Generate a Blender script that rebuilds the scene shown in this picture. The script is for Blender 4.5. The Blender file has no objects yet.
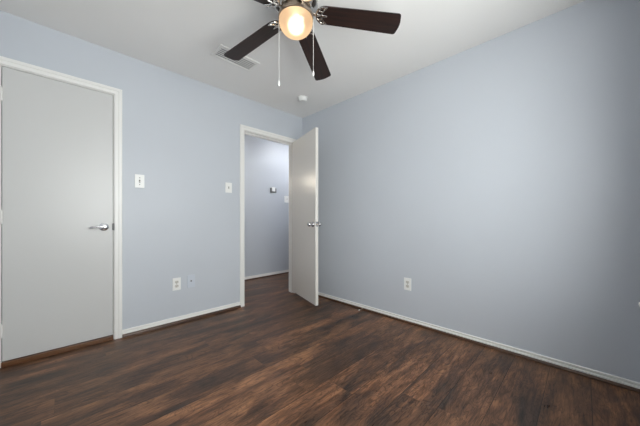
import bpy, bmesh, math, random
from mathutils import Vector, Matrix

random.seed(4)
PI = math.pi
C = bpy.context.scene.collection
sc = bpy.context.scene

# ------------------------------------------------------------------ camera
YAW = 44.74
cam_d = bpy.data.cameras.new('camera')
cam_d.sensor_width = 36.0
cam_d.lens = 36.0 * 262.24 / 640.0
cam_d.shift_y = 6.0 / 640.0
cam_d.clip_start = 0.02
cam = bpy.data.objects.new('camera', cam_d)
C.objects.link(cam)
cam.location = (0, 0, 1.017)
cam.rotation_euler = (PI / 2, 0, -math.radians(YAW))
sc.camera = cam

# ------------------------------------------------------------------ room dimensions (metres)
XL, XR = -0.37, 2.43          # left and right walls
YN, YA = -0.24, 2.804         # wall with the window (behind the camera), wall with the doors
H = 2.44
T = 0.12
YH = 3.95                     # far wall of the hallway
HX0, HX1 = 0.75, 3.75         # hallway ends
WX0, WX1, WZ0, WZ1 = -0.05, 1.55, 0.690, 2.10   # window opening
D2X0, D2X1, D2Z = 1.534, 2.279, 2.062          # open door's opening
D1X0, D1X1, D1Z = -0.286, 0.321, 2.067         # closet door's opening

# ------------------------------------------------------------------ sky and exposure
world = bpy.data.worlds.new('sky')
sc.world = world
world.use_nodes = True
wn = world.node_tree.nodes
bg = wn['Background']
bg.inputs['Color'].default_value = (1.0, 0.99, 0.97, 1)
bg.inputs['Strength'].default_value = 6.0
port_d = bpy.data.lights.new('window_portal', 'AREA')
port_d.shape = 'RECTANGLE'
port_d.size = WX1 - WX0
port_d.size_y = WZ1 - WZ0
port_d.cycles.is_portal = True
port = bpy.data.objects.new('window_portal', port_d)
C.objects.link(port)
port.location = ((WX0 + WX1) / 2, YN - T - 0.01, (WZ0 + WZ1) / 2)
port.rotation_euler = (PI / 2, 0, 0)
sc.view_settings.view_transform = 'Standard'
sc.view_settings.look = 'None'
sc.view_settings.gamma = 1.0
sc.view_settings.use_curve_mapping = False
sc.view_settings.exposure = 1.06
sc.cycles.max_bounces = 12
sc.cycles.diffuse_bounces = 8


# ------------------------------------------------------------------ node helpers
class NT:
    def __init__(self, name):
        self.m = bpy.data.materials.new(name)
        self.m.use_nodes = True
        self.t = self.m.node_tree
        self.p = self.t.nodes['Principled BSDF']

    def n(self, kind, **kw):
        nd = self.t.nodes.new(kind)
        for k, v in kw.items():
            if k.startswith('i_'):
                key = k[2:].replace('_', ' ')
                nd.inputs[key].default_value = v
            else:
                setattr(nd, k, v)
        return nd

    def l(self, a, b):
        self.t.links.new(a, b)

    def math(self, op, a, b=None, clamp=False):
        nd = self.t.nodes.new('ShaderNodeMath')
        nd.operation = op
        nd.use_clamp = clamp
        for i, v in enumerate((a, b)):
            if v is None:
                continue
            if isinstance(v, (int, float)):
                nd.inputs[i].default_value = v
            else:
                self.l(v, nd.inputs[i])
        return nd.outputs[0]

    def ramp(self, fac, stops):
        nd = self.t.nodes.new('ShaderNodeValToRGB')
        cr = nd.color_ramp
        while len(cr.elements) < len(stops):
            cr.elements.new(0.5)
        for e, (p, c) in zip(cr.elements, stops):
            e.position = p
            e.color = (*c, 1) if len(c) == 3 else c
        self.l(fac, nd.inputs[0])
        return nd.outputs[0]

    def mix(self, fac, a, b, mode='MIX'):
        nd = self.t.nodes.new('ShaderNodeMix')
        nd.data_type = 'RGBA'
        nd.blend_type = mode
        for i, v in ((0, fac), (6, a), (7, b)):
            if isinstance(v, (int, float)):
                nd.inputs[i].default_value = v
            elif isinstance(v, tuple):
                nd.inputs[i].default_value = (*v, 1)
            else:
                self.l(v, nd.inputs[i])
        return nd.outputs[2]


def paint(name, col, rough=0.5, scale=220.0, bump=0.05, var=0.02, spec=0.5):
    k = NT(name)
    tc = k.n('ShaderNodeTexCoord')
    n1 = k.n('ShaderNodeTexNoise', i_Scale=scale, i_Detail=3.0)
    k.l(tc.outputs['Object'], n1.inputs['Vector'])
    n2 = k.n('ShaderNodeTexNoise', i_Scale=1.7, i_Detail=2.0)
    k.l(tc.outputs['Object'], n2.inputs['Vector'])
    lo = tuple(c * (1 - var) for c in col)
    hi = tuple(min(1, c * (1 + var)) for c in col)
    k.l(k.ramp(n2.outputs[0], [(0.3, lo), (0.7, hi)]), k.p.inputs['Base Color'])
    k.p.inputs['Roughness'].default_value = rough
    k.p.inputs['Specular IOR Level'].default_value = spec
    b = k.n('ShaderNodeBump', i_Strength=bump, i_Distance=0.002)
    k.l(n1.outputs[0], b.inputs['Height'])
    k.l(b.outputs[0], k.p.inputs['Normal'])
    return k.m


def metal(name, col, rough=0.2):
    k = NT(name)
    tc = k.n('ShaderNodeTexCoord')
    n1 = k.n('ShaderNodeTexNoise', i_Scale=60.0)
    k.l(tc.outputs['Object'], n1.inputs['Vector'])
    k.p.inputs['Base Color'].default_value = (*col, 1)
    k.p.inputs['Metallic'].default_value = 1.0
    mr = k.n('ShaderNodeMapRange')
    mr.inputs['To Min'].default_value = rough * 0.8
    mr.inputs['To Max'].default_value = rough * 1.2
    k.l(n1.outputs[0], mr.inputs['Value'])
    k.l(mr.outputs[0], k.p.inputs['Roughness'])
    return k.m


def floor_mat():
    k = NT('hickory_laminate')
    tc = k.n('ShaderNodeTexCoord')
    sp = k.n('ShaderNodeSeparateXYZ')
    k.l(tc.outputs['Object'], sp.inputs[0])
    X, Y = sp.outputs[0], sp.outputs[1]
    W, L = 0.195, 1.22
    yr = k.math('DIVIDE', k.math('ADD', Y, 0.028 + 10 * W), W)
    row = k.math('FLOOR', yr)
    yf = k.math('FRACT', yr)
    wn1 = k.n('ShaderNodeTexWhiteNoise', noise_dimensions='1D')
    k.l(row, wn1.inputs['W'])
    xr = k.math('ADD', k.math('DIVIDE', X, L), k.math('MULTIPLY', wn1.outputs['Value'], 7.3))
    colm = k.math('FLOOR', xr)
    xf = k.math('FRACT', xr)
    pid = k.math('ADD', k.math('MULTIPLY', row, 17.13), k.math('MULTIPLY', colm, 3.71))
    wn2 = k.n('ShaderNodeTexWhiteNoise', noise_dimensions='1D')
    k.l(pid, wn2.inputs['W'])
    rnd = wn2.outputs['Value']
    # per-plank shifted coordinates
    def vec(sx, sy):
        cb = k.n('ShaderNodeCombineXYZ')
        k.l(k.math('MULTIPLY', X, sx), cb.inputs[0])
        k.l(k.math('MULTIPLY', Y, sy), cb.inputs[1])
        k.l(k.math('MULTIPLY', rnd, 40.0), cb.inputs[2])
        return cb.outputs[0]
    blotch = k.n('ShaderNodeTexNoise', i_Scale=1.0, i_Detail=3.0, i_Roughness=0.55, i_Distortion=0.6)
    k.l(vec(2.1, 9.0), blotch.inputs['Vector'])
    blotch2 = k.n('ShaderNodeTexNoise', i_Scale=1.0, i_Detail=4.0, i_Roughness=0.6, i_Distortion=1.2)
    k.l(vec(5.0, 34.0), blotch2.inputs['Vector'])
    # cathedral figure: contour lines of a smooth noise
    fig = k.n('ShaderNodeTexNoise', i_Scale=1.0, i_Detail=2.0, i_Roughness=0.45, i_Distortion=0.5)
    k.l(vec(2.4, 10.0), fig.inputs['Vector'])
    lines = k.math('ABSOLUTE', k.math('SINE', k.math('MULTIPLY', fig.outputs[0], 84.0)))
    fine = k.n('ShaderNodeTexNoise', i_Scale=1.0, i_Detail=5.0, i_Roughness=0.7, i_Distortion=0.3)
    k.l(vec(11.0, 95.0), fine.inputs['Vector'])
    base = k.ramp(blotch.outputs[0], [(0.28, (0.044, 0.028, 0.020)), (0.43, (0.095, 0.048, 0.027)),
                                      (0.54, (0.162, 0.078, 0.040)), (0.72, (0.28, 0.138, 0.068))])
    knot = k.ramp(blotch2.outputs[0], [(0.36, (0.45, 0.44, 0.44)), (0.52, (1, 1, 1))])
    c1 = k.mix(0.75, base, knot, 'MULTIPLY')
    ln = k.ramp(lines, [(0.05, (0.22, 0.20, 0.19)), (0.42, (1, 1, 1))])
    c2 = k.mix(0.60, c1, ln, 'MULTIPLY')
    fn = k.ramp(fine.outputs[0], [(0.36, (0.40, 0.38, 0.37)), (0.60, (1.2, 1.17, 1.15))])
    c3 = k.mix(0.8, c2, fn, 'MULTIPLY')
    tone = k.ramp(rnd, [(0.0, (0.86, 0.87, 0.88)), (0.5, (1.0, 1.0, 1.0)), (1.0, (1.15, 1.12, 1.1))])
    c4 = k.mix(1.0, c3, tone, 'MULTIPLY')
    # seams
    ey = k.math('MULTIPLY', k.math('MINIMUM', yf, k.math('SUBTRACT', 1.0, yf)), W)
    ex = k.math('MULTIPLY', k.math('MINIMUM', xf, k.math('SUBTRACT', 1.0, xf)), L)
    e = k.math('MINIMUM', k.math('ADD', ex, 0.0016), ey)
    seam = k.ramp(k.math('MULTIPLY', e, 100.0), [(0.08, (0.25, 0.25, 0.25)), (0.26, (1, 1, 1))])
    c5 = k.mix(1.0, c4, seam, 'MULTIPLY')
    k.l(c5, k.p.inputs['Base Color'])
    rr = k.n('ShaderNodeMapRange')
    rr.inputs['To Min'].default_value = 0.22
    rr.inputs['To Max'].default_value = 0.42
    k.l(blotch2.outputs[0], rr.inputs['Value'])
    k.l(rr.outputs[0], k.p.inputs['Roughness'])
    k.p.inputs['Specular IOR Level'].default_value = 0.33
    hgt = k.math('ADD', k.math('MULTIPLY', fine.outputs[0], 0.4), k.math('MULTIPLY', lines, 0.25))
    sm = k.n('ShaderNodeRGBToBW')
    k.l(seam, sm.inputs[0])
    hgt = k.math('ADD', hgt, k.math('MULTIPLY', sm.outputs[0], 1.2))
    b = k.n('ShaderNodeBump', i_Strength=0.22, i_Distance=0.002)
    k.l(hgt, b.inputs['Height'])
    k.l(b.outputs[0], k.p.inputs['Normal'])
    return k.m


def wood(name, dark, light, rough=0.35, axis=0, sc_=6.0):
    k = NT(name)
    tc = k.n('ShaderNodeTexCoord')
    mp = k.n('ShaderNodeMapping')
    s = [70.0, 70.0, 70.0]
    s[axis] = sc_
    mp.inputs['Scale'].default_value = s
    k.l(tc.outputs['Object'], mp.inputs[0])
    n = k.n('ShaderNodeTexNoise', i_Scale=1.0, i_Detail=4.0, i_Distortion=0.6)
    k.l(mp.outputs[0], n.inputs['Vector'])
    k.l(k.ramp(n.outputs[0], [(0.3, dark), (0.7, light)]), k.p.inputs['Base Color'])
    k.p.inputs['Roughness'].default_value = rough
    return k.m


M = {}
M['wall'] = paint('blue_grey_wall_paint', (0.53, 0.558, 0.603), 0.42, 160.0, 0.10, 0.015, 0.35)
M['ceiling'] = paint('white_ceiling_paint', (0.84, 0.828, 0.81), 0.8, 120.0, 0.15, 0.01, 0.2)
M['trim'] = paint('white_trim_paint', (0.80, 0.79, 0.765), 0.35, 90.0, 0.03, 0.01)
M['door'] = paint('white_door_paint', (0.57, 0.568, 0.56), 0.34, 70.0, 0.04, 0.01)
M['door_lamp_warmed'] = paint('lamp_warmed_door_paint', (0.74, 0.71, 0.665), 0.27, 70.0, 0.05, 0.01, 0.6)  # lamp and floor-bounce light put into this leaf's lighter, warmer colour
M['plate'] = paint('white_plastic', (0.82, 0.82, 0.80), 0.35, 60.0, 0.0, 0.0)
M['plate_blue'] = paint('painted_over_plastic', (0.54, 0.58, 0.645), 0.4, 60.0, 0.02, 0.0)
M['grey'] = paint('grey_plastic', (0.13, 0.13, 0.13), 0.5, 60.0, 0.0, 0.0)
M['ivory'] = paint('grey_ivory_plastic', (0.60, 0.58, 0.53), 0.45, 60.0, 0.0, 0.0)
M['dark'] = paint('dark_slot', (0.02, 0.02, 0.02), 0.6, 60.0, 0.0, 0.0)
M['duct'] = paint('duct_inside', (0.20, 0.20, 0.20), 0.7, 60.0, 0.0, 0.0)
M['chrome'] = metal('satin_chrome', (0.60, 0.60, 0.62), 0.22)
M['nickel'] = metal('polished_nickel', (0.62, 0.59, 0.55), 0.18)
M['bronze'] = metal('antique_nickel', (0.36, 0.29, 0.23), 0.3)
M['floor'] = floor_mat()
M['shoe'] = wood('dark_walnut_moulding', (0.035, 0.017, 0.010), (0.10, 0.045, 0.022), 0.35, 0, 5.0)
M['shoe_y'] = wood('dark_walnut_moulding_side', (0.035, 0.017, 0.010), (0.10, 0.045, 0.022), 0.35, 1, 5.0)
M['threshold'] = wood('brown_threshold_wood', (0.075, 0.029, 0.011), (0.14, 0.058, 0.021), 0.35, 0, 5.0)
M['blade'] = wood('dark_walnut_blade', (0.007, 0.0045, 0.004), (0.030, 0.0115, 0.008), 0.42, 0, 4.0)
M['rubber'] = paint('white_rubber', (0.7, 0.69, 0.66), 0.6, 60.0, 0.0, 0.0)

# frosted lamp glass: rough see-through glass with a soft warm glow of its own
kg = NT('frosted_lamp_glass')
kg.t.nodes.remove(kg.p)
rf = kg.n('ShaderNodeBsdfRefraction', i_Roughness=0.85, i_IOR=1.16)
rf.inputs['Color'].default_value = (1.0, 0.86, 0.66, 1)
em = kg.n('ShaderNodeEmission', i_Strength=0.72)
em.inputs['Color'].default_value = (1.0, 0.68, 0.40, 1)
gl = kg.n('ShaderNodeBsdfGlossy', i_Roughness=0.15)
m1 = kg.n('ShaderNodeMixShader')
m1.inputs[0].default_value = 0.5
kg.l(rf.outputs[0], m1.inputs[1])
kg.l(em.outputs[0], m1.inputs[2])
m2 = kg.n('ShaderNodeMixShader')
m2.inputs[0].default_value = 0.06
kg.l(m1.outputs[0], m2.inputs[1])
kg.l(gl.outputs[0], m2.inputs[2])
kg.l(m2.outputs[0], kg.t.nodes['Material Output'].inputs['Surface'])
M['lamp_glass'] = kg.m


def emitter(name, col, s):
    k = NT(name)
    k.p.inputs['Base Color'].default_value = (*col, 1)
    k.p.inputs['Emission Color'].default_value = (*col, 1)
    k.p.inputs['Emission Strength'].default_value = s
    return k.m


M['bulb'] = emitter('lit_bulb', (1.0, 0.93, 0.82), 1.6)
M['hall_glass'] = emitter('lit_dome_glass', (0.97, 0.98, 1.0), 36.0)
M['sconce_glass'] = emitter('lit_globe_glass', (1.0, 0.88, 0.70), 14.0)

kw = NT('window_glass')
kw.t.nodes.remove(kw.p)
tr = kw.n('ShaderNodeBsdfTransparent')
tr.inputs['Color'].default_value = (0.95, 0.97, 0.97, 1)
g2 = kw.n('ShaderNodeBsdfGlossy', i_Roughness=0.02)
mm = kw.n('ShaderNodeMixShader')
mm.inputs[0].default_value = 0.05
kw.l(tr.outputs[0], mm.inputs[1])
kw.l(g2.outputs[0], mm.inputs[2])
kw.l(mm.outputs[0], kw.t.nodes['Material Output'].inputs['Surface'])
M['glass'] = kw.m


# ------------------------------------------------------------------ mesh helpers
def box(bm, x0, x1, y0, y1, z0, z1, bevel=0.0, mat=None):
    r = bmesh.ops.create_cube(bm, size=1.0)
    vs = r['verts']
    for v in vs:
        v.co = Vector(((x0 + x1) / 2 + v.co.x * (x1 - x0), (y0 + y1) / 2 + v.co.y * (y1 - y0), (z0 + z1) / 2 + v.co.z * (z1 - z0)))
    if bevel > 0:
        es = list({e for v in vs for e in v.link_edges})
        rb = bmesh.ops.bevel(bm, geom=es, offset=bevel, segments=2, affect='EDGES', profile=0.6)
        vs = list({v for f in rb['faces'] for v in f.verts} | {v for v in vs if v.is_valid})
    if mat is not None:
        for v in vs:
            v.co = mat @ v.co
    return vs


def lathe(bm, prof, seg=40, mat=None):
    """prof: list of (radius, z); spun about z, ends closed on the axis when the radius is 0"""
    rings = []
    for r, z in prof:
        if r < 1e-6:
            rings.append([bm.verts.new((0, 0, z))])
        else:
            rings.append([bm.verts.new((r * math.cos(2 * PI * i / seg), r * math.sin(2 * PI * i / seg), z)) for i in range(seg)])
    for a, b in zip(rings, rings[1:]):
        for i in range(seg):
            j = (i + 1) % seg
            if len(a) == 1 and len(b) > 1:
                bm.faces.new((a[0], b[i], b[j]))
            elif len(b) == 1 and len(a) > 1:
                bm.faces.new((a[i], b[0], a[j]))
            elif len(a) > 1 and len(b) > 1:
                bm.faces.new((a[i], b[i], b[j], a[j]))
    if mat is not None:
        for rg in rings:
            for v in rg:
                v.co = mat @ v.co
    return rings


def tube(bm, pts, rad, seg=10, flat=1.0, up=None):
    """swept round (or flattened) bar along pts; rad may be a list"""
    pts = [Vector(p) for p in pts]
    n = len(pts)
    rads = rad if isinstance(rad, (list, tuple)) else [rad] * n
    rings = []
    upv = Vector(up) if up else Vector((0, 0, 1))
    for i, p in enumerate(pts):
        d = (pts[min(i + 1, n - 1)] - pts[max(i - 1, 0)]).normalized()
        u = upv if abs(d.dot(upv)) < 0.95 else Vector((1, 0, 0))
        a = d.cross(u).normalized()
        b = a.cross(d).normalized()
        rings.append([bm.verts.new(p + a * (rads[i] * math.cos(2 * PI * k / seg)) + b * (rads[i] * flat * math.sin(2 * PI * k / seg))) for k in range(seg)])
    for r0, r1 in zip(rings, rings[1:]):
        for k in range(seg):
            bm.faces.new((r0[k], r0[(k + 1) % seg], r1[(k + 1) % seg], r1[k]))
    bm.faces.new(rings[0])
    bm.faces.new(list(reversed(rings[-1])))


def prism(bm, outline, z0, z1):
    a = [bm.verts.new((x, y, z0)) for x, y in outline]
    b = [bm.verts.new((x, y, z1)) for x, y in outline]
    bm.faces.new(list(reversed(a)))
    bm.faces.new(b)
    n = len(a)
    for i in range(n):
        j = (i + 1) % n
        bm.faces.new((a[i], a[j], b[j], b[i]))


def obj(name, bm, m, parent=None, smooth=False):
    bmesh.ops.recalc_face_normals(bm, faces=bm.faces[:])
    me = bpy.data.meshes.new(name)
    bm.to_mesh(me)
    bm.free()
    me.materials.append(m)
    if smooth:
        for p in me.polygons:
            p.use_smooth = True
        me.set_sharp_from_angle(angle=math.radians(40))
    o = bpy.data.objects.new(name, me)
    C.objects.link(o)
    if parent:
        o.parent = parent
    return o


def tag(o, label, cat=None, group=None, kind=None):
    o['label'] = label
    if cat:
        o['category'] = cat
    if group:
        o['group'] = group
    if kind:
        o['kind'] = kind
    return o


def thing(name, label, cat, loc, rot=(0, 0, 0), group=None, kind=None):
    o = bpy.data.objects.new(name, None)
    o.empty_display_size = 0.05
    C.objects.link(o)
    o.location = loc
    o.rotation_euler = rot
    return tag(o, label, cat, group, kind)


def struct(name, bm, m, label, cat, parent=None):
    return tag(obj(name, bm, m, parent), label, cat, None, 'structure')


# ------------------------------------------------------------------ room shell
E = 0.5    # how far the shell runs on past the corners
b = bmesh.new()
box(b, XL - T, HX1 + T, YN - T, YH + T, -0.12, 0.0)
struct('floor', b, M['floor'], 'dark brown hickory plank floor running through the room and hallway', 'floor')

b = bmesh.new()
box(b, XL - T, HX1 + T, YN - T, YH + T, H, H + 0.12)
struct('ceiling', b, M['ceiling'], 'plain white painted ceiling with the fan mounted on it', 'ceiling')

# wall with the two doors
b = bmesh.new()
y0, y1 = YA, YA + T
box(b, XL - T, D1X0 - 0.012, y0, y1, 0, H)
box(b, D1X0 - 0.012, D1X1 + 0.012, y0, y1, D1Z + 0.012, H)
box(b, D1X0 - 0.012, D1X1 + 0.012, y0 + 0.075, y1, 0, D1Z + 0.012)
box(b, D1X1 + 0.012, D2X0 - 0.018, y0, y1, 0, H)
box(b, D2X0 - 0.018, D2X1 + 0.018, y0, y1, D2Z + 0.018, H)
box(b, D2X1 + 0.018, HX1, y0, y1, 0, H)
struct('wall_back', b, M['wall'], 'pale blue grey wall holding the closed door and the doorway', 'wall')

b = bmesh.new()
box(b, XR, XR + T, YN - T, YA, 0, H)
struct('wall_right', b, M['wall'], 'long bare blue grey wall with one low outlet', 'wall')

b = bmesh.new()
box(b, XL - T, XL, YN - T, YA, 0, H)
struct('wall_left', b, M['wall'], 'blue grey wall just beside the closed door hinges', 'wall')

b = bmesh.new()
box(b, XL, WX0, YN - T, YN, 0, H)
box(b, WX1, XR, YN - T, YN, 0, H)
box(b, WX0, WX1, YN - T, YN, 0, WZ0 - 0.02)
box(b, WX0, WX1, YN - T, YN, WZ1, H)
struct('wall_front', b, M['wall'], 'blue grey window wall opposite the two doors', 'wall')

b = bmesh.new()
box(b, HX0 - T, HX1 + T, YH, YH + T, 0, H)
struct('wall_hall_back', b, M['wall'], 'blue grey hallway wall seen through the open doorway', 'wall')
b = bmesh.new()
box(b, HX0 - T, HX0, YA + T, YH, 0, H)
struct('wall_hall_left', b, M['wall'], 'blue grey end wall of the hallway hidden past the doorway', 'wall')
b = bmesh.new()
box(b, HX1, HX1 + T, YA, YH, 0, H)
struct('wall_hall_right', b, M['wall'], 'blue grey end wall of the hallway behind the open door', 'wall')

# window (behind the camera): frame, two sashes, panes, stool
win = thing('window_1', 'white double hung window lighting the room from the front wall', 'window', (0, 0, 0), kind='structure')
b = bmesh.new()
yo, yi = YN - T, YN
box(b, WX0, WX0 + 0.03, yo, yi - 0.02, WZ0, WZ1)
box(b, WX1 - 0.03, WX1, yo, yi - 0.02, WZ0, WZ1)
box(b, WX0, WX1, yo, yi - 0.02, WZ1 - 0.03, WZ1)
box(b, WX0, WX1, yo, yi - 0.02, WZ0 - 0.02, WZ0 + 0.02)
obj('window_frame', b, M['trim'], win)
zm = (WZ0 + WZ1) / 2
for k, (za, zb, yy) in enumerate(((WZ0 + 0.02, zm + 0.02, yo + 0.06), (zm - 0.02, WZ1 - 0.03, yo + 0.03))):
    b = bmesh.new()
    xa, xb = WX0 + 0.03, WX1 - 0.03
    box(b, xa, xa + 0.035, yy - 0.014, yy + 0.014, za, zb)
    box(b, xb - 0.035, xb, yy - 0.014, yy + 0.014, za, zb)
    box(b, xa, xb, yy - 0.0135, yy + 0.0135, za, za + 0.04)
    box(b, xa, xb, yy - 0.0135, yy + 0.0135, zb - 0.04, zb)
    s = obj('sash', b, M['trim'], win)
    b = bmesh.new()
    box(b, xa + 0.03, xb - 0.03, yy - 0.002, yy + 0.002, za + 0.035, zb - 0.035)
    obj('pane', b, M['glass'], s)
b = bmesh.new()
box(b, WX0 - 0.07, WX1 + 0.07, YN - 0.02, YN + 0.091, WZ0 - 0.014, WZ0, 0.004)
obj('window_sill', b, M['trim'], win)


# door casings: an architrave of two steps on the room side, the jamb lining and the stop
def casing(name, x0, x1, ztop, out, label, jamb_y1=YA + T, rev=0.006, stop=True):
    b = bmesh.new()
    prof = [(0, 0), (0, 0.009), (0.003, 0.0115), (out * 0.5, 0.0115), (out * 0.58, 0.0155), (out - 0.004, 0.0155), (out, 0.012), (out, 0)]
    rows = []
    for px, pz in ((-1, 0), (-1, 1), (1, 1), (1, 0)):      # mitred run: up the left, across the head, down the right
        row = []
        for o, d in prof:
            x = (x0 - rev - o) if px < 0 else (x1 + rev + o)
            row.append(b.verts.new((x, YA - d, ztop + rev + o if pz else 0.0)))
        rows.append(row)
    n = len(prof)
    for r0, r1 in zip(rows, rows[1:]):
        for i in range(n):
            b.faces.new((r0[i], r0[(i + 1) % n], r1[(i + 1) % n], r1[i]))
    b.faces.new(rows[0])
    b.faces.new(list(reversed(rows[-1])))
    # jamb lining
    box(b, x0 - 0.017, x0, YA, jamb_y1, 0, ztop)
    box(b, x1, x1 + 0.017, YA, jamb_y1, 0, ztop)
    box(b, x0 - 0.017, x1 + 0.017, YA, jamb_y1, ztop, ztop + 0.017)
    if stop:
        ys = YA + 0.042
        box(b, x0, x0 + 0.010, ys, ys + 0.035, 0, ztop)
        box(b, x1 - 0.010, x1, ys, ys + 0.035, 0, ztop)
        box(b, x0, x1, ys, ys + 0.035, ztop - 0.010, ztop)
    return struct(name, b, M['trim'], label, 'trim')


casing('trim_1', D1X0, D1X1, D1Z, 0.052, 'white casing around the closed door with the lever', jamb_y1=YA + 0.075, stop=False)
casing('trim_2', D2X0, D2X1, D2Z - 0.012, 0.054, 'cream white casing around the open doorway to the hallway')

# threshold strip under the closed door
b = bmesh.new()
box(b, D1X0, D1X1 - 0.001, YA - 0.012, YA + 0.07, 0, 0.036, 0.004)
struct('trim_3', b, M['threshold'], 'brown wooden threshold strip beneath the closed white door', 'trim')


# baseboards with a dark shoe moulding
def board_profile(h):
    return [(0, 0.0), (0.013, 0.0), (0.015, 0.018), (0.015, h * 0.52), (0.013, h * 0.56), (0.0005, h * 0.57), (0.0005, h * 0.76), (0.009, h * 0.77), (0.0095, h * 0.93), (0.007, h), (0, h)]


def shoe_profile(h=0.020, d=0.015):
    pts = [(0.0125, 0.0)]
    for i in range(7):
        a = i / 6 * PI / 2
        pts.append((0.0125 + d * math.cos(a), h * math.sin(a)))
    return pts


def sweep(bm, prof, p0, p1, nrm):
    p0, p1, nrm = Vector(p0), Vector(p1), Vector(nrm)
    A = [bm.verts.new(p0 + nrm * d + Vector((0, 0, z))) for d, z in prof]
    B = [bm.verts.new(p1 + nrm * d + Vector((0, 0, z))) for d, z in prof]
    n = len(prof)
    for i in range(n):
        j = (i + 1) % n
        bm.faces.new((A[i], A[j], B[j], B[i]))
    bm.faces.new(A)
    bm.faces.new(list(reversed(B)))


def baseboard(name, p0, p1, nrm, label, shoe=True, h=0.060, sh=0.020):
    b = bmesh.new()
    sweep(b, board_profile(h), p0, p1, nrm)
    o = struct(name, b, M['trim'], label, 'baseboard')
    if shoe:
        b = bmesh.new()
        sweep(b, shoe_profile(sh), p0, p1, nrm)
        q = obj('shoe_molding', b, M['shoe'] if abs(nrm[1]) > 0.5 else M['shoe_y'], o)
        q['label'] = 'dark brown wooden shoe molding'
    return o


c1 = D1X1 + 0.006 + 0.052
c2 = D2X0 - 0.006 - 0.054
c3 = D2X1 + 0.006 + 0.054
baseboard('baseboard_back', (c1, YA, 0), (c2, YA, 0), (0, -1, 0), 'short white baseboard between the closed door and the doorway', h=0.062, sh=0.027)
baseboard('baseboard_corner', (c3, YA, 0), (XR - 0.03, YA, 0), (0, -1, 0), 'tiny white baseboard in the corner behind the open door')
baseboard('baseboard_right', (XR, YN, 0), (XR, YA, 0), (-1, 0, 0), 'long white baseboard along the bare right wall', h=0.051)
baseboard('baseboard_hall', (HX0, YH, 0), (HX1, YH, 0), (0, -1, 0), 'white baseboard along the hallway wall beyond the doorway', True)


# ------------------------------------------------------------------ doors
def lever(parent, x, z, y, side, toward):
    """lever set on a face at plane y (side -1: towards -y); the lever runs towards x*toward"""
    b = bmesh.new()
    R = Matrix.Translation((x, y, z)) @ Matrix.Rotation(PI / 2 if side < 0 else -PI / 2, 4, 'X')
    lathe(b, [(0, 0), (0.0325, 0), (0.0325, 0.004), (0.030, 0.009), (0.020, 0.012), (0.0125, 0.014), (0.0115, 0.040), (0.013, 0.048), (0.012, 0.058), (0, 0.060)], 28, R)
    h = obj('door_handle', b, M['chrome'], parent, True)
    b = bmesh.new()
    pts = []
    for i in range(9):
        t = i / 8
        pts.append((x + toward * (0.092 * t), y + side * (0.050 + 0.004 * math.sin(t * PI)), z + 0.004 * math.sin(t * PI) - 0.006 * t * t))
    tube(b, pts, [0.0125, 0.0115, 0.010, 0.0092, 0.0088, 0.0085, 0.0085, 0.0085, 0.006], 12, 0.85)
    obj('lever', b, M['chrome'], h, True)
    return h


def hinge(parent, x, y, z):
    b = bmesh.new()
    for k in range(3):
        z0 = z - 0.045 + k * 0.030
        lathe(b, [(0, z0), (0.0065, z0), (0.0065, z0 + 0.0285), (0, z0 + 0.0285)], 12, Matrix.Translation((x, y, 0)))
    lathe(b, [(0, z + 0.044), (0.005, z + 0.044), (0.004, z + 0.050), (0, z + 0.051)], 12, Matrix.Translation((x, y, 0)))
    return obj('hinge', b, M['trim'], parent, True)


# closed closet door
d1 = thing('door_1', 'closed flush white door with chrome lever in the back wall', 'door', (0, 0, 0), kind='structure')
b = bmesh.new()
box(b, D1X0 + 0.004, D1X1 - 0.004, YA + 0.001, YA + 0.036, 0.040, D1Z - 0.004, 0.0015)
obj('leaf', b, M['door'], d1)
lever(d1, 0.257, 0.951, YA + 0.001, -1, -1)
for hz in (1.87, 1.03, 0.25):
    hinge(d1, D1X0 + 0.001, YA - 0.007, hz)
b = bmesh.new()
box(b, D1X1 - 0.010, D1X1 + 0.0045, YA - 0.0035, YA + 0.004, 0.922, 0.980, 0.001)
obj('strike_plate', b, M['grey'], d1)

# open door: modelled closed in its own space (hinge edge at the origin, leaf towards -x) and swung by its empty
W2 = 0.711
d2 = thing('door_2', 'open flush white door swung in from the doorway beside the corner', 'door', (2.2755, YA - 0.004, 0), (0, 0, math.radians(73.4)), kind='structure')
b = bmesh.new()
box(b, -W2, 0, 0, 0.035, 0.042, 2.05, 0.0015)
obj('leaf', b, M['door_lamp_warmed'], d2)
for yy, sd in ((0.0, -1), (0.035, 1)):       # round knobs on both faces
    R = Matrix.Translation((-W2 + 0.062, yy, 0.956)) @ Matrix.Rotation(PI / 2 if sd < 0 else -PI / 2, 4, 'X')
    b = bmesh.new()
    lathe(b, [(0, 0), (0.032, 0), (0.032, 0.003), (0.028, 0.009), (0.015, 0.012), (0, 0.012)], 28, R)
    kn = obj('door_handle', b, M['chrome'], d2, True)
    b = bmesh.new()
    lathe(b, [(0, 0.011), (0.011, 0.011), (0.011, 0.026), (0.016, 0.031), (0.024, 0.036), (0.0268, 0.043), (0.0268, 0.052), (0.023, 0.060), (0.014, 0.064), (0, 0.065)], 28, R)
    obj('knob', b, M['chrome'], kn, True)
b = bmesh.new()
box(b, -W2 - 0.0012, -W2 + 0.001, 0.006, 0.029, 0.928, 0.984, 0.0004)
lp = obj('latch_plate', b, M['chrome'], d2)
b = bmesh.new()
box(b, -W2 - 0.009, -W2 - 0.001, 0.011, 0.024, 0.947, 0.965, 0.002)
obj('latch_bolt', b, M['bronze'], lp)
for hz in (1.87, 1.03, 0.25):
    hinge(d2, 0.001, -0.007, hz)

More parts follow.
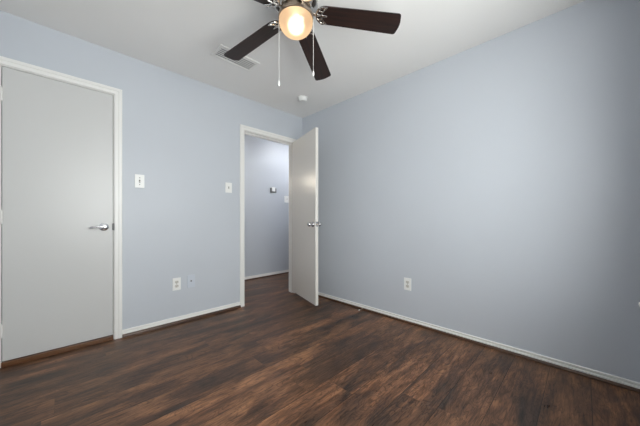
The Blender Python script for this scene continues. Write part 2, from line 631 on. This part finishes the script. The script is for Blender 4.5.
# ------------------------------------------------------------------ ceiling fan
FX, FY = 1.025, 1.243
fan = thing('ceiling_fan', 'five blade dark walnut ceiling fan with a lit frosted globe', 'ceiling fan', (FX, FY, H))
b = bmesh.new()
lathe(b, [(0, 0), (0.085, 0), (0.088, -0.010), (0.080, -0.026), (0.066, -0.034), (0, -0.034)], 48)
obj('canopy', b, M['nickel'], fan, True)
b = bmesh.new()
lathe(b, [(0, -0.030), (0.070, -0.030), (0.098, -0.038), (0.122, -0.054), (0.130, -0.070), (0.1325, -0.074), (0.1325, -0.080),
          (0.129, -0.084), (0.129, -0.112), (0.1325, -0.116), (0.1325, -0.124), (0.124, -0.132), (0.098, -0.142), (0.075, -0.146), (0, -0.146)], 64)
mh = obj('motor_housing', b, M['nickel'], fan, True)
b = bmesh.new()
for i in range(30):
    a = 2 * PI * i / 30
    box(b, 0.127, 0.1303, -0.005, 0.005, -0.110, -0.086, 0.0008, Matrix.Rotation(a, 4, 'Z'))
obj('cooling_vents', b, M['bronze'], mh)
b = bmesh.new()
lathe(b, [(0, -0.146), (0.082, -0.146), (0.084, -0.150), (0.084, -0.160), (0.078, -0.164), (0, -0.164)], 48)
obj('flywheel', b, M['bronze'], fan, True)
# light kit
b = bmesh.new()
lathe(b, [(0, -0.163), (0.055, -0.163), (0.060, -0.168), (0.094, -0.172), (0.1045, -0.178), (0.107, -0.186), (0.107, -0.200), (0.103, -0.203), (0.099, -0.200), (0.099, -0.186), (0.050, -0.180), (0, -0.180)], 56)
obj('light_fitter', b, M['bronze'], fan, True)
b = bmesh.new()
prof = [(0.096, -0.192)]
for i in range(1, 19):
    t = i / 18
    a = math.radians(14) - t * math.radians(104)
    prof.append((max(0.0, 0.1025 * math.cos(a)), -0.217 + 0.088 * math.sin(a)))
prof[-1] = (0, prof[-1][1])
lathe(b, prof, 56)
obj('lamp_shade', b, M['lamp_glass'], fan, True)
b = bmesh.new()
lathe(b, [(0, -0.181), (0.013, -0.181), (0.015, -0.190)] + [(0.046 * math.cos(math.radians(a_)), -0.238 + 0.046 * math.sin(math.radians(a_))) for a_ in range(66, -90, -12)] + [(0, -0.284)], 28)
obj('bulb', b, M['bulb'], fan, True)

# blades
BH = -0.156                       # height of the blade roots at the axis
DROOP, PITCH = math.radians(5.8), math.radians(11)
R0, R1, HWi, HWo = 0.122, 0.640, 0.058, 0.068


def blade_outline():
    o = []
    for i in range(13):           # rounded root
        a = PI / 2 + PI * i / 12
        o.append((R0 + HWi + HWi * math.cos(a), HWi * math.sin(a)))
    rc = 0.018
    for i in range(5):            # lower tip corner
        a = -PI / 2 + (PI / 2) * i / 4
        o.append((R1 - 0.006 - rc + rc * math.cos(a), -HWo + rc + rc * math.sin(a)))
    for i in range(1, 6):         # gently bowed end
        t = i / 6
        o.append((R1 - 0.006 + 0.008 * math.sin(t * PI), (-HWo + rc) + t * (2 * HWo - 2 * rc)))
    for i in range(5):
        a = (PI / 2) * i / 4
        o.append((R1 - 0.006 - rc + rc * math.cos(a), HWo - rc + rc * math.sin(a)))
    return o


def arc(cx, cy, r, a0, a1, z, n=14):
    return [(cx + r * math.cos(a0 + (a1 - a0) * i / n), cy + r * math.sin(a0 + (a1 - a0) * i / n), z) for i in range(n + 1)]


def make_blade():
    b = bmesh.new()
    prism(b, blade_outline(), -0.003, 0.003)
    bl = obj('blade', b, M['blade'], fan)
    b = bmesh.new()
    zc = -0.0065
    cx = R0 + HWi
    rr = HWi - 0.004
    tube(b, arc(cx, 0, rr, math.radians(92), math.radians(268), zc, 20), [0.003] + [0.0062] * 19 + [0.003], 8, 0.7)
    # inner crescent and webs of the scroll bracket
    tube(b, arc(cx + 0.040, 0, 0.062, math.radians(118), math.radians(242), zc, 16), [0.003] + [0.006] * 15 + [0.003], 8, 0.7)
    tube(b, [(cx - rr, 0, zc), (cx - 0.02, 0, zc), (cx + 0.012, 0, zc)], [0.008, 0.0065, 0.005], 8, 0.7)
    for s in (-1, 1):
        tube(b, [(cx - rr * 0.80, s * rr * 0.6, zc), (cx - 0.022, s * 0.022, zc)], [0.005, 0.005], 8, 0.7)
        lathe(b, [(0, zc - 0.006), (0.004, zc - 0.005), (0.005, zc), (0, zc)], 10, Matrix.Translation((cx - 0.01, s * 0.04, 0)))
    # neck up to the flywheel
    tube(b, [(0.062, 0, 0.006), (0.085, 0, 0.004), (0.105, 0, -0.004), (R0 + 0.008, 0, zc)], [0.016, 0.013, 0.010, 0.010], 10, 0.35)
    obj('blade_bracket', b, M['nickel'], bl, True)
    return bl


proto = make_blade()
for k in range(5):
    bl = proto
    if k:
        bl = proto.copy()
        C.objects.link(bl)
        bl.parent = fan
        for ch in proto.children:
            c = ch.copy()
            C.objects.link(c)
            c.parent = bl
    bl.location = (0, 0, BH)
    bl.rotation_euler = (-PITCH, DROOP + (math.radians(1.6) if k == 1 else 0.0), math.radians(-43.05 + 72 * k))

# pull chains, hung from the two sides of the light fitter
rx, ry = math.cos(math.radians(YAW)), -math.sin(math.radians(YAW))
for off, zb in ((-0.104, -0.580), (0.106, -0.520)):
    px, py = rx * off, ry * off
    b = bmesh.new()
    tube(b, [(rx * math.copysign(0.098, off), ry * math.copysign(0.098, off), -0.194), (px, py, -0.196), (px, py, -0.215), (px, py, zb)], 0.0010, 6)
    z = -0.205
    while z > zb:
        lathe(b, [(0, z + 0.0016), (0.0016, z), (0, z - 0.0016)], 6, Matrix.Translation((px, py, 0)))
        z -= 0.0075
    ch = obj('pull_chain', b, M['plate'], fan)
    ch['label'] = 'thin pale bead pull chain'
    b = bmesh.new()
    lathe(b, [(0, zb + 0.004), (0.0030, zb + 0.002), (0.0052, zb - 0.012), (0.0056, zb - 0.024), (0.003, zb - 0.030), (0, zb - 0.031)], 14, Matrix.Translation((px, py, 0)))
    obj('chain_pull', b, M['plate'], ch, True)

# ------------------------------------------------------------------ ceiling register and smoke detector
vent = thing('air_vent', 'white louvred ceiling register partly covered by a fan blade', 'air vent', (1.11, 2.18, H))
VX, VY = 0.186, 0.098
b = bmesh.new()
for x0, x1, y0, y1 in ((-VX, VX, -VY, -VY + 0.026), (-VX, VX, VY - 0.026, VY), (-VX, -VX + 0.026, -VY + 0.026, VY - 0.026), (VX - 0.026, VX, -VY + 0.026, VY - 0.026)):
    box(b, x0, x1, y0, y1, -0.008, 0.0, 0.002)
obj('frame', b, M['trim'], vent)
b = bmesh.new()
box(b, -VX + 0.026, VX - 0.026, -VY + 0.026, VY - 0.026, -0.0012, 0.0)
obj('backing', b, M['duct'], vent)
for side in (-1, 1):
    for i in range(6):
        b = bmesh.new()
        y = -VY + 0.036 + i * 0.0250
        x0, x1 = ((-VX + 0.027, -0.062) if side < 0 else (-0.056, VX - 0.027))
        box(b, x0, x1, -0.0085, 0.0085, -0.0007, 0.0007, 0, Matrix.Translation((0, y, -0.0055)) @ Matrix.Rotation(math.radians(8), 4, 'X'))
        obj('louvre', b, M['trim'], vent)
b = bmesh.new()
box(b, -0.0625, -0.0555, -VY + 0.026, VY - 0.026, -0.009, -0.001)
obj('divider', b, M['trim'], vent)

sd = thing('smoke_detector', 'small round white smoke detector on the ceiling near the corner', 'smoke detector', (2.025, 2.33, H))
b = bmesh.new()
lathe(b, [(0, 0), (0.060, 0), (0.062, -0.004), (0.060, -0.010), (0, -0.010)], 40)
obj('base', b, M['plate'], sd, True)
b = bmesh.new()
lathe(b, [(0, -0.010), (0.050, -0.010), (0.052, -0.014), (0.050, -0.030), (0.042, -0.040), (0.020, -0.043), (0, -0.0435)], 40)
obj('cover', b, M['plate'], sd, True)


# ------------------------------------------------------------------ wall plates
def plate_root(name, label, cat, p, rotz, group=None):
    return thing(name, label, cat, p, (0, 0, rotz), group)   # local: wall at y=0, room towards -y


def plate(parent, w, h, m, t=0.006):
    b = bmesh.new()
    box(b, -w / 2, w / 2, -t, 0, -h / 2, h / 2, 0.002)
    return obj('plate', b, m, parent)


def toggle_switch(label, p, rotz=0.0, w=0.072, h=0.116, knob='grey', screws='grey'):
    t = plate_root('light_switch', label, 'light switch', p, rotz)
    plate(t, w, h, M['plate'])
    b = bmesh.new()
    box(b, -0.0055, 0.0055, -0.0068, -0.005, -0.0125, 0.0125, 0.0005)
    obj('toggle_slot', b, M[knob], t)
    b = bmesh.new()
    box(b, -0.004, 0.004, -0.017, -0.006, -0.004, 0.004, 0.001, Matrix.Rotation(math.radians(22), 4, 'X'))
    obj('toggle', b, M['ivory'], t)
    for s in (-1, 1):
        b = bmesh.new()
        lathe(b, [(0, -0.0), (0.0042, 0.0), (0.0042, 0.0012), (0, 0.0022)], 14, Matrix.Translation((0, -0.006, s * 0.030)) @ Matrix.Rotation(PI / 2, 4, 'X'))
        obj('screw', b, M[screws], t)
    return t


def outlet(label, p, rotz=0.0):
    t = plate_root('power_outlet', label, 'outlet', p, rotz, None)
    plate(t, 0.074, 0.120, M['plate'])
    for s in (-1, 1):
        b = bmesh.new()
        o = []
        for i in range(24):
            a = 2 * PI * i / 24
            o.append((0.0172 * math.cos(a), max(-0.0135, min(0.0135, 0.0172 * math.sin(a)))))
        prism(b, o, 0.0, 0.0026)
        for v in b.verts:
            v.co = Vector((v.co.x, -0.0055 - v.co.z, v.co.y + s * 0.0195))
        f = obj('receptacle', b, M['ivory'], t)
        b = bmesh.new()
        for sx, hh in ((-0.0062, 0.0085), (0.0062, 0.0065)):
            box(b, sx - 0.0012, sx + 0.0012, -0.0085, -0.0078, s * 0.0195 + 0.003 - hh / 2, s * 0.0195 + 0.003 + hh / 2)
        lathe(b, [(0, 0), (0.0024, 0), (0.0024, 0.0006), (0, 0.0006)], 12, Matrix.Translation((0, -0.0079, s * 0.0195 - 0.0075)) @ Matrix.Rotation(PI / 2, 4, 'X'))
        obj('slots', b, M['dark'], f)
    b = bmesh.new()
    lathe(b, [(0, 0), (0.0036, 0), (0.0036, 0.001), (0, 0.0018)], 14, Matrix.Translation((0, -0.006, 0)) @ Matrix.Rotation(PI / 2, 4, 'X'))
    obj('screw', b, M['grey'], t)
    return t


toggle_switch('white toggle switch with dark screws beside the closed door casing', (0.505, YA, 1.355), w=0.072, h=0.118)
toggle_switch('white toggle switch close to the left casing of the open doorway', (1.338, YA, 1.367), w=0.076, h=0.112, screws='plate')
toggle_switch('white hallway light switch partly hidden behind the edge of the open door', (3.035, YH, 1.388), w=0.122, h=0.125, screws='plate')
outlet('white duplex outlet low on the wall between the two doors', (0.807, YA, 0.383))
outlet('white duplex outlet low on the long bare right wall', (XR, 1.225, 0.377), -PI / 2)

jk = plate_root('cable_jack', 'blue grey painted cable jack plate next to the white outlet', 'wall jack', (0.940, YA, 0.388), 0)
plate(jk, 0.074, 0.126, M['plate_blue'], 0.007)
b = bmesh.new()
lathe(b, [(0, 0), (0.0072, 0), (0.0072, 0.004), (0.0048, 0.004), (0.0048, 0.010), (0, 0.010)], 16, Matrix.Translation((0, -0.007, 0.004)) @ Matrix.Rotation(PI / 2, 4, 'X'))
obj('connector', b, M['grey'], jk, True)

# small fitting on the hallway wall
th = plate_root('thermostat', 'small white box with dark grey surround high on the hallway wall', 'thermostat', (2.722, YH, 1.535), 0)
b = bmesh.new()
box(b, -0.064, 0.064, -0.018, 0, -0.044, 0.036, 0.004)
t1 = obj('dark_surround', b, M['grey'], th)  # dark grey block showing left, right and below the white cover
b = bmesh.new()
box(b, -0.034, 0.034, -0.026, -0.004, -0.022, 0.052, 0.004)
obj('cover', b, M['plate'], th)

# spring door stop on the right baseboard
ds = thing('door_stop', 'little spring door stop sticking out of the right baseboard', 'door stop', (XR - 0.026, 1.75, 0.0125), (0, 0, 0))
b = bmesh.new()
Rm = Matrix.Rotation(-PI / 2, 4, 'Y')
lathe(b, [(0, 0), (0.011, 0), (0.011, 0.003), (0.006, 0.007), (0, 0.007)], 18, Rm)
obj('base', b, M['bronze'], ds, True)
b = bmesh.new()
pts = []
for i in range(97):
    a = i / 96 * 12 * 2 * PI
    pts.append((-0.006 - 0.050 * i / 96, 0.0045 * math.cos(a), 0.0045 * math.sin(a)))
tube(b, pts, 0.0013, 5)
obj('spring', b, M['bronze'], ds, True)
b = bmesh.new()
lathe(b, [(0, 0.052), (0.0065, 0.052), (0.0075, 0.058), (0.0065, 0.066), (0, 0.067)], 16, Rm)
obj('bumper', b, M['rubber'], ds, True)

# hallway lamps, out of direct sight past the two sides of the doorway
hl = thing('ceiling_light', 'round lit dome lamp on the hallway ceiling', 'ceiling light', (3.15, 3.30, H))
b = bmesh.new()
lathe(b, [(0, 0), (0.130, 0), (0.134, -0.010), (0.128, -0.022), (0, -0.022)], 40)
obj('pan', b, M['nickel'], hl, True)
b = bmesh.new()
lathe(b, [(0, -0.022), (0.120, -0.022)] + [(0.120 * math.cos(i / 8 * PI / 2), -0.022 - 0.06 * math.sin(i / 8 * PI / 2)) for i in range(1, 8)] + [(0, -0.082)], 40)
obj('lamp_shade', b, M['hall_glass'], hl, True)

wl = thing('wall_lamp', 'warm lit globe lamp on the hallway wall that glows on the open door', 'wall lamp', (1.70, YH, 1.68))
b = bmesh.new()
Rw = Matrix.Rotation(PI / 2, 4, 'X')
lathe(b, [(0, 0), (0.050, 0), (0.050, 0.008), (0.020, 0.018), (0.014, 0.030), (0.014, 0.060), (0.040, 0.066), (0.040, 0.074), (0, 0.074)], 32, Rw)
obj('bracket', b, M['nickel'], wl, True)
b = bmesh.new()
lathe(b, [(0.036, 0.074)] + [(0.075 * math.cos(math.radians(t)), 0.138 + 0.075 * math.sin(math.radians(t))) for t in range(-58, 90, 12)] + [(0, 0.213)], 32, Rw)
obj('lamp_shade', b, M['sconce_glass'], wl, True)
